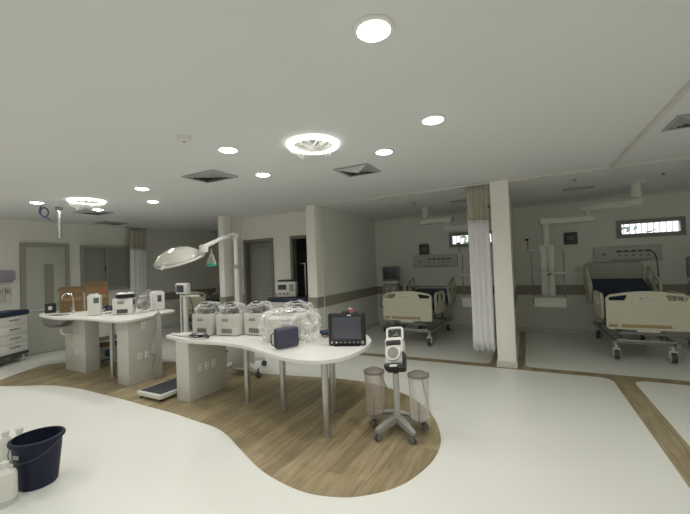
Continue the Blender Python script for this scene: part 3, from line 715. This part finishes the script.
# monitor
t = thing('patient_monitor', 'black flat patient monitor standing at the round end of the counter', 'monitor', (-1.675, 3.235, TA), R(21))
bd = MB().box((0, .045, .168), (.385, .09, .325), bev=.012).build('housing', BLACK, t)
MB().box((0, -.002, .185), (.30, .008, .225), bev=.003).build('screen', mat('lcd_grey', (.075, .08, .10), .2), bd)
for k in range(7): MB().cyl((-.155 + k*.045, -.001, .038), (-.155 + k*.045, -.008, .038), .0055 if k not in (0, 1) else .010, n=12).build('button', mat('button_white', (.65, .65, .65), .4), bd)
MB().cyl((.16, -.001, .038), (.16, -.016, .038), .017).build('dial', GREYP, bd)
MB().box((.03, -.002, .315), (.04, .006, .012)).build('brand_strip', mat('button_white', (.65, .65, .65), .4), bd)
MB().box((0, .05, .004), (.26, .14, .008), bev=.003).build('foot', BLACK, t)
t = thing('cable_clips', 'small bundle of pink and dark clips on top of the black monitor', 'clips', (-1.66, 3.29, TA+.3305), R(21))
MB().box((-.04, 0, .015), (.09, .03, .03), bev=.008).box((.06, 0, .01), (.05, .03, .02), bev=.006).build('dark_clip', DKGREY, t)
MB().box((.015, -.005, .025), (.035, .03, .05), bev=.008, rz=.4).build('pink_clip', PINK, t)
MB().box((-.0, .01, .045), (.03, .02, .02), bev=.005).build('pale_clip', WPLAST, t)
t = thing('probe_pouch', 'small navy pouch with beige bits left of the black monitor', 'pouch', (-2.12, 3.60, TA), R(25))
MB().blob((0, 0, .055), (.20, .12, .05), .7, 21, .008, 10, 3).build('pouch', NAVY, t)
MB().blob((.06, -.08, .018), (.05, .04, .035), .7, 5, .004, 12, 2).blob((-.02, -.09, .015), (.04, .03, .03), .7, 6, .004, 12, 2).blob((0, 0, .016), (.16, .10, .032), .7, 6, .004, 12, 2).build('beige_bits', mat('beige_bits', (.35, .27, .18), .6), t)
# cables at the left tip
t = thing('cable_bundle', 'coiled black cable with white tubes at the left tip of the counter', 'cable', (-3.62, 3.03, TA))
MB().tube([(.125*math.cos(a*.5)+.025*math.sin(a*1.7), .065*math.sin(a*.5)+.015*math.sin(a*1.1), .012+.0014*a+.010*abs(math.sin(a*.9))) for a in range(27)], .009, n=6).build('black_coil', BLACK, t)
MB().tube([(-.08, .0, .02), (-.2, .03, .035), (-.34, .03, .018), (-.56, .05, .014)], .014, smooth=5).tube([(-.08, .02, .03), (-.22, .0, .02), (-.38, .02, .016), (-.58, .065, .014)], .012, smooth=5).tube([(.0, -.03, .05), (.06, -.02, .06), (.09, .02, .04)], .010, smooth=4).build('white_tubes', WPLAST, t)

# ------------------------------------------------------------------ things on the sink counter
TB = .95
vw = lambda x, y: math.atan2(-x, y)    # rotation that faces a thing to the camera
t = thing('faucet', 'tall chrome gooseneck faucet at the sink', 'faucet', (-6.86, 3.21, TB), R(-60))
MB().cyl((0, 0, 0), (0, 0, .05), .028).cyl((0, 0, .05), (0, 0, .12), .02).build('base', CHROME, t)
MB().tube([(0, 0, .1), (0, 0, .24), (.0, -.03, .31), (.0, -.10, .34), (.0, -.17, .31), (.0, -.185, .26)], .013, smooth=6).build('spout', CHROME, t)
MB().cyl((.02, 0, .07), (.06, 0, .085), .008).build('lever', CHROME, t)
t = thing('card_stand', 'small black frame with a white card on the left tip of the sink counter', 'frame', (-7.42, 3.12, TB), vw(-7.42, 3.12))
MB().plate([rrect(-.075, .0, .075, .17, .01), rrect(-.05, .03, .05, .145, .006)], .02, VX).build('frame', BLACK, t)
MB().box((0, .004, .085), (.10, .006, .115)).build('card', BLACK, t); MB().blob((0, -.003, .085), (.06, .006, .075), .8, 3, .004, 9, 3, flat=False).build('white_mark', WPLAST, t)
def carton(label, x, y, w_, d_, h, rz, flap, mark):
    t = thing('carton', label, 'box', (x, y, TB), rz)
    b = MB(); k = .006
    b.box((0, 0, k/2), (w_, d_, k))
    for s_ in (-1, 1): b.box((0, s_*(d_/2-k/2), h/2), (w_, k, h)).box((s_*(w_/2-k/2), 0, h/2), (k, d_-2*k, h))
    b.build('carton_body', CARD, t)
    MB().box((0, d_/2-k/2, h+flap/2), (w_, k, flap), rot=Matrix.Rotation(R(-4), 3, 'X')).build('flap', CARD, t)
    if not mark: MB().box((-w_/2-.02, 0, h-.03), (k, d_*.9, .08), rot=Matrix.Rotation(R(20), 3, 'Y')).build('flap', CARD, t)
    if mark: MB().box((w_/2-.07, -d_/2-.001, h-.10), (.05, .002, .09)).build('red_mark', REDP, t)
    MB().box((0, -d_/2-.001, h*.55), (w_*.9, .002, .05)).build('tape', mat('tape_brown', (.26, .165, .085), .35), t)
rz = R(64)
carton('brown cardboard carton behind the faucet, left of the pair', -7.215, 3.35, .33, .24, .41, rz, .03, False)
carton('taller brown cardboard carton with a red mark, right of the pair', -7.06, 3.685, .34, .24, .44, rz, .06, True)
t = thing('white_analyser', 'upright white device with a small grey screen in front of the cartons', 'medical device', (-6.10, 3.15, TB), R(50))
bd = MB().box((0, 0, .16), (.17, .15, .31), bev=.012).build('body', WPLAST, t)
MB().box((.035, -.076, .235), (.07, .008, .085), bev=.003).build('screen', mat('screen_olive', (.12, .125, .105), .4), bd)
MB().cyl((.02, 0, .315), (.02, 0, .345), .03).box((-.035, 0, .325), (.07, .1, .02), bev=.006).build('cap', TRIM, t)
t = thing('cable_bundle', 'heap of dark cables right of the upright white device', 'cable', (-6.13, 3.42, TB))
MB().tube([(.10*math.cos(a*.55)+.02*math.sin(a*1.3), .10*math.sin(a*.55), .014+.003*a+.016*abs(math.sin(a*.8))) for a in range(34)], .013, n=6).build('coil', mat('navy_cable', (.03, .035, .06), .4), t)
MB().tube([(.08, -.05, .02), (.13, -.12, .014), (.13, -.17, .014)], .009, smooth=5).build('lead', GREYP, t)
t = thing('centrifuge', 'white bench device with a dark-banded round lid on top', 'medical device', (-5.70, 3.37, TB), R(45))
bd = MB().box((0, 0, .13), (.27, .22, .25), bev=.014).build('body', WPLAST, t)
MB().box((-.02, -.111, .19), (.09, .008, .05), bev=.003).build('display', GREYP, bd)
MB().box((.0, -.111, .055), (.15, .008, .06), bev=.006).build('intake_slot', DKGREY, bd)
MB().box((.136, 0, .18), (.008, .12, .08), bev=.003).build('side_panel', DKGREY, bd)
lid = MB().lathe([(0, .30), (.10, .30), (.125, .285), (.125, .275), (0, .27)], 28, c=(.02, 0, 0.04), caps=False).build('lid', WPLAST, t)
MB().lathe([(.115, .258), (.135, .262), (.135, .305), (.115, .306)], 28, c=(.02, 0, 0), caps=True).build('dark_band', BLACK, lid)
MB().box((.03, 0, .345), (.05, .03, .02), bev=.006).build('lid_knob', DKGREY, lid)
t = thing('bagged_tubing', 'crumpled plastic and grey tubing between the two devices on the counter', 'tubing', (-5.515, 3.59, TB), R(58))
for k in range(4):
    MB().tube([(-.04+.06*math.sin(k*2+a*.3), (.012*k-.018), .03+.03*k+.06*abs(math.sin(a*.45+k))) for a in range(12)], .012, n=6).build('tube', [GREYP, DKGREY][k % 2], t)
MB().blob((0, 0, .15), (.22, .13, .28), .8, 31, .03, 8).build('plastic_film', BAG, t, flat=True)
MB().box((.02, .0, .32), (.16, .01, .05), rz=.3, rot=Matrix.Rotation(R(-30), 3, 'Y')).build('flap', GREYP, t)
t = thing('suction_unit', 'white box with a dark side window at the right end of the sink counter', 'medical device', (-5.60, 3.84, TB), R(58))
bd = MB().box((0.02, 0, .155), (.22, .16, .30), bev=.012).build('body', WPLAST, t)
MB().box((.05, -.081, .20), (.06, .008, .11), bev=.003).build('window', DKGREY, bd)
MB().box((.02, 0, .315), (.15, .10, .02), bev=.008).build('top_handle', TRIM, t)
tag(MB().tube([(-5.44, 3.77, TB+.03), (-5.30, 3.66, TB+.012), (-5.12, 3.56, TB+.012), (-5.015, 3.42, TB+.004), (-4.975, 3.40, .88), (-4.985, 3.38, .7), (-5.0, 3.33, .5), (-4.97, 3.30, .40), (-4.98, 3.36, .37), (-4.99, 3.37, .3), (-4.98, 3.33, .16), (-4.95, 3.36, .05), (-4.90, 3.40, .012)], .008, smooth=6).build('power_cord', GREYP), 'grey cord hanging from the sink counter down to the wood floor', 'cord')
t = thing('floor_carton', 'white box with blue print on the floor between pedestal and leg', 'box', (-6.93, 3.78, 0), R(58))
MB().box((0, 0, .143), (.30, .24, .28)).build('carton_body', CARDW, t)
MB().blob((.02, -.122, .16), (.13, .004, .13), .8, 8, .01, 8, 3, flat=False).box((.0, -.121, .04), (.2, .003, .03)).build('blue_print', BLUEP, t)
MB().box((0, -.03, .31), (.30, .2, .01), rot=Matrix.Rotation(R(14), 3, 'X')).build('flap', CARD, t)

# ------------------------------------------------------------------ floor scale
t = thing('floor_scale', 'white column scale with a black platform between the two counters', 'scale', (-4.26, 3.10, .003))
pl = MB().box((0, -.02, .06), (.46, .60, .055), bev=.010).build('platform', WPLAST, t)
MB().box((0, -.02, .0895), (.40, .53, .006), bev=.002).build('rubber_mat', mat('scale_mat', (.035, .04, .05), .6), pl)
for a in (-.19, .19):
    for b in (-.27, .23): MB().cyl((a, b, 0), (a, b, .035), .025).build('foot', BLACK, pl)
MB().box((-.095, .335, .66), (.055, .045, 1.18), bev=.008).box((-.08, .31, .06), (.20, .10, .05), bev=.008).build('post', WPLAST, t)
MB().cyl((-.19, .335, .28), (-.19, .335, 1.235), .012).box((-.14, .335, .28), (.12, .02, .02)).build('side_rod', WPLAST, t)
MB().box((.0, .335, 1.235), (.40, .03, .025), bev=.006).build('handrail', WPLAST, t)
ds = MB().box((-.13, .33, 1.34), (.24, .07, .155), bev=.015).build('display_head', WPLAST, t)
MB().box((-.15, .293, 1.34), (.15, .008, .10), bev=.003).build('screen', SCREEN, ds)
MB().tube([(-.05, .36, 1.25), (.0, .37, 1.1), (.0, .37, .98)], .006, smooth=5).tube([(.0+.06*math.cos(a*.6), .38, .90+.06*math.sin(a*.6)) for a in range(22)], .008, n=6).build('coiled_cable', BLACK, t)

# ------------------------------------------------------------------ pump stand with two jars
t = thing('suction_stand', 'grey five-star roller stand with white pump and two clear jars', 'medical stand', (-1.15, 3.20, .003), R(4))
for a in range(5):
    th = R(-117 + 72*a); c, s_ = math.cos(th), math.sin(th)
    l = MB().rings([[Vector((c*r - s_*wd*q1, s_*r + c*wd*q1, z + hh*q2)) for q1, q2 in ((-1, -1), (1, -1), (1, 1), (-1, 1))] for r, wd, z, hh in ((.02, .032, .125, .028), (.16, .028, .110, .024), (.27, .022, .092, .016), (.285, .014, .092, .012))]).build('base_leg', mat('stand_grey', (.33, .33, .31), .45), t)
    cs = MB()
    for k in (-.017, .017): cs.cyl((.262*c - s_*(k-.010), .262*s_ + c*(k-.010), .030), (.262*c - s_*(k+.010), .262*s_ + c*(k+.010), .030), .030, n=18)
    cs.cyl((.262*c, .262*s_, .05), (.262*c, .262*s_, .085), .012); cs.build('caster', mat('caster_mid', (.17, .17, .17), .5), l)
MB().lathe([(0, .09), (.05, .09), (.055, .13), (.04, .17), (.03, .2), (0, .2)], 24, caps=False).build('hub', mat('stand_grey', (.33, .33, .31), .45), t)
MB().cyl((0, 0, .15), (0, 0, .55), .030).build('post', mat('post_pale', (.50, .50, .49), .4), t)
MB().lathe([(0, .53), (.022, .53), (.04, .59), (.04, .62), (0, .62)], 20, caps=False).build('socket', BLACK, t)
MB().tube([(-.25, .02, .13), (-.12, .01, .17), (0, 0, .19), (.12, .01, .17), (.25, .02, .13)], .014, smooth=4).build('jar_bracket', mat('post_pale', (.50, .50, .49), .4), t)
for s_, mm in ((-1, PINKY), (1, GLASSY)):
    x, y = s_*.215, -.01 if s_ < 0 else .0
    z0 = .15
    j = MB().lathe([(0, z0), (.078, z0), (.088, z0+.012), (.095, z0+.40), (.092, z0+.40), (.084, z0+.014), (0, z0+.006)], 32, c=(x, y, 0), caps=False).build('jar', mm, t)
    j['label'] = 'smoky clear jar on the left' if s_ < 0 else 'clear jar on the right'
    MB().lathe([(0, z0+.435), (.05, z0+.43), (.085, z0+.415), (.101, z0+.408), (.101, z0+.388), (.094, z0+.386), (0, z0+.392)], 32, c=(x, y, 0), caps=False).build('lid', JARLID, j)
    MB().cyl((x+.005, y-.06, z0-.02), (x+.005, y-.06, z0+.17), .004).build('rod', DKGREY, j)
    MB().tube([(x+s_*.0, y+.09, z0+.40), (x-s_*.03+.07, y+.08, z0+.2), (x+.09, y+.03, z0+.02)], .007, smooth=5).build('bracket_wire', GREYP, j)
# pump head: tilted back
hm = Matrix.Translation((0, -.005, .635)) @ Matrix.Rotation(R(-32), 4, 'X') @ Matrix.Rotation(R(-8), 4, 'Y')
def place(o): o.matrix_local = hm; return o
hb = place(MB().box((0, .02, .115), (.185, .14, .28), bev=.035, seg=3).build('pump_body', WPLAST, t))
def pp(mb, nm, m): return mb.build(nm, m, hb)
pp(MB().cyl((0, -.02, .085), (0, -.075, .085), .078, .072, n=32), 'pump_drum', WPLAST)
pp(MB().cyl((0, -.07, .085), (0, -.082, .085), .052, n=28), 'grey_cap', mat('cap_grey', (.26, .24, .23), .45))
pp(MB().box((0, -.045, .19), (.145, .04, .05), bev=.012).cyl((-.055, -.05, .165), (-.055, -.05, .20), .014).cyl((.055, -.05, .165), (.055, -.05, .20), .014), 'dark_bracket', BLACK)
pp(MB().box((0, .0, -.035), (.19, .15, .06), bev=.02).box((.09, .0, .04), (.02, .12, .12), bev=.008), 'black_base', BLACK)
pp(MB().tube([(-.072, .02, .2), (-.078, .02, .335), (-.055, .02, .365), (.055, .02, .365), (.078, .02, .335), (.072, .02, .2)], .012, n=10, smooth=4), 'carry_handle', WPLAST)
pp(MB().tube([(.09, -.06, .03), (.125, -.1, -.05), (.09, -.1, -.075), (.04, -.085, -.05)], .007, smooth=5), 'cable', BLACK)
pp(MB().box((0, -.078, -.04), (.07, .006, .02), bev=.002), 'label', WPLAST)

# ------------------------------------------------------------------ bin and jugs
t = thing('bin', 'large navy round plastic bin standing on the white floor', 'bin', (-3.44, 1.345, 0))
MB().lathe([(0, .0), (.112, .0), (.122, .01), (.148, .25), (.155, .352), (.151, .352), (.143, .25), (.116, .014), (0, .012)], 40, caps=False).build('bin_body', BINM, t)
MB().lathe([(.150, .338), (.172, .338), (.174, .348), (.170, .36), (.150, .362)], 40, caps=False).build('rim', BINM, t)
MB().tube([(.168*math.cos(R(a)), .168*math.sin(R(a)) , .335-.10*math.sin(R((a+150)/180*180))) for a in range(-150, 31, 10)], .004, n=6).build('handle', mat('bin_handle', (.10, .10, .11), .4, metal=.6), t)
a = R(-75); MB().box((.152*math.cos(a), .152*math.sin(a), .27), (.05, .006, .028), rz=a+R(90), bev=.001).build('sticker', mat('sticker_grey', (.40, .40, .42), .4), t)
def jug(label, x, y, r, h, m=JUGM):
    t = thing('bottle', label, 'bottle', (x, y, 0), R(20), 'white plastic bottles')
    MB().lathe([(0, 0), (r*.95, 0), (r, .012), (r, h*.68), (r*.9, h*.78), (r*.4, h*.88), (.022, h*.91), (.022, h*.95), (0, h*.95)], 32, caps=False).build('bottle_body', m, t)
    MB().cyl((0, 0, h*.93), (0, 0, h+.01), .027, n=20).build('cap', WPLAST, t)
    MB().lathe([(r*1.004, .014), (r*1.006, .045), (r*1.004, .05)], 32, caps=False).build('liquid_band', LIQ, t)
    return t
jug('large milky white jug at the left edge before the bin', -3.345, 1.115, .070, .285)
jug('small white bottle just behind the bin rim, nearer to the bin of two', -3.92, 1.41, .045, .30)
jug('slim pale bottle at the left picture edge, behind the large white jug', -4.04, 1.36, .045, .27)

# ------------------------------------------------------------------ left wall cart and dispensers
ang = R(26)
t = thing('drawer_cart', 'white wheeled drawer cart with navy cushion top by the left wall', 'cart', (-8.345, 2.755, 0), ang)
# local x: towards the room, local y: along the front (towards the door)
bd = MB().box((-.21, 0, .535), (.40, 1.10, .69), bev=.01).build('carcass', WPLAST, t)
for col_y in (-.27, .27):
    for k in range(4):
        z = .29 + k*.167
        q = MB().box((-.005, col_y, z), (.018, .525, .156), bev=.004).build('drawer', WPLAST, t)
        MB().box((.012, col_y, z+.02), (.022, .20, .022), bev=.006).build('handle', GREYP, q)
MB().box((-.20, 0, .925), (.44, 1.16, .10), bev=.04, seg=3).build('cushion', NAVY, t)
MB().box((-.21, 0, .17), (.42, 1.12, .05), bev=.01).build('base_frame', DKGREY, t)
for a in (-.36, -.06):
    for b in (-.48, .48):
        c = MB().cyl((a, b-.015, .05), (a, b+.015, .05), .05).build('caster', mat('caster_grey', (.55, .55, .52), .4), t)
        MB().box((a, b, .12), (.04, .05, .08), bev=.006).build('fork', STEEL, c)
t = thing('glove_dispenser', 'lilac glove dispenser box on the left wall beside the door', 'dispenser', (XL, 3.0, 1.64))
MB().box((.06, -.05, 0), (.12, .46, .20), bev=.015).build('box', PURPLE, t)
MB().box((.05, .195, -.005), (.10, .03, .17), bev=.008).build('end_cap', mat('lilac_pale', (.45, .40, .47), .4), t)
MB().box((.06, -.05, -.11), (.11, .44, .03), bev=.01).build('bottom_lip', GREYP, t)  # grey lip along the underside of the box
for k, y in enumerate((2.86, 2.98, 3.10)):
    t = thing('suction_canister', ['clear wall canister farthest left under the lilac box', 'clear wall canister in the middle under the lilac box', 'clear wall canister nearest the door under the lilac box'][k], 'canister', (XL+.06, y, 1.12), 0, 'wall canisters')
    MB().lathe([(0, 0), (.04, 0), (.045, .02), (.048, .26), (0, .262)], 20, caps=False).build('cup', GLASSY, t)
    MB().lathe([(0, .262), (.052, .262), (.052, .285), (.02, .30), (0, .30)], 20, caps=False).build('lid', WPLAST, t)
    MB().box((-.045, 0, .2), (.03, .05, .06), bev=.004).build('bracket', GREYP, t)

# ------------------------------------------------------------------ middle wall things
t = thing('treatment_cart', 'white cart with a navy cushion top between the two dark doorways', 'cart', (-4.22, 5.83, 0))
bd = MB().box((0, 0, .535), (.84, .44, .73), bev=.01).build('carcass', WPLAST, t)
for k in range(4):
    q = MB().box((0, -.225, .28+k*.172), (.80, .016, .162), bev=.004).build('drawer', WPLAST, t)
    MB().box((0, -.24, .31+k*.172), (.22, .02, .02), bev=.005).build('handle', GREYP, q)
MB().box((0, 0, .945), (.92, .48, .09), bev=.035, seg=3).build('cushion', NAVY, t)
for a in (-.36, .36):
    for b in (-.17, .17): MB().cyl((a-.015, b, .05), (a+.015, b, .05), .05).box((a, b, .13), (.04, .04, .09)).build('caster', DKGREY, t)
t = thing('defibrillator', 'white defibrillator with dark top on the navy-topped cart', 'medical device', (-4.33, 5.83, .991), R(20))
bd = MB().box((0, 0, .155), (.38, .22, .30), bev=.015).build('body', WPLAST, t)
MB().box((-.08, -.112, .20), (.17, .008, .10), bev=.003).build('screen', SCREEN, bd)
MB().box((.11, -.112, .19), (.09, .008, .14), bev=.003).build('keypad', GREYP, bd)
for k in (-.13, -.05, .03): MB().cyl((k, -.11, .07), (k, -.122, .07), .018).build('knob', DKGREY, bd)
MB().box((0.0, 0, .33), (.36, .20, .03), bev=.01).box((.1, 0, .31), (.06, .1, .03)).build('paddle_tray', BLACK, t)
MB().tube([(-.19, -.05, .1), (-.25, -.1, .05), (-.24, -.13, .012), (-.12, -.15, .012)], .009, smooth=5).build('lead', mat('beige_cable', (.40, .34, .25), .5), t)
t = thing('drip_stand', 'thin white drip stand inside the dark doorway beside the centre pillar', 'drip stand', (-4.115, 6.17, 0))
MB().cyl((.0, .0, .04), (.0, .0, 1.66), .014).build('pole', WPLAST, t)
MB().box((-.05, .0, 1.655), (.13, .012, .015)).build('hook_bar', WPLAST, t)
MB().box((0, .0, .03), (.04, .16, .03), bev=.01).box((-.0, .0, .03), (.05, .05, .05), bev=.01).build('foot', GREYP, t)
t = thing('equipment_trolley', 'black equipment trolley with a slanted grey arm behind the left pillar', 'trolley', (-6.75, 6.25, 0))
MB().box((0, 0, .50), (.42, .38, .76), bev=.03).build('body', BLACK, t)
MB().box((.05, 0, .93), (.34, .30, .12), bev=.03).build('top_unit', DKGREY, t)
MB().tube([(-.15, 0, .92), (-.05, 0, 1.05), (.14, 0, 1.18), (.22, 0, 1.5)], .018, smooth=6).build('arm', GREYP, t)
MB().box((.24, 0, 1.46), (.10, .10, .32), bev=.03).build('black_bag', BLACK, t)
for a in (-.16, .16):
    for b in (-.14, .14): MB().cyl((a-.015, b, .05), (a+.015, b, .05), .05).box((a, b, .1), (.03, .03, .08)).build('caster', DKGREY, t)
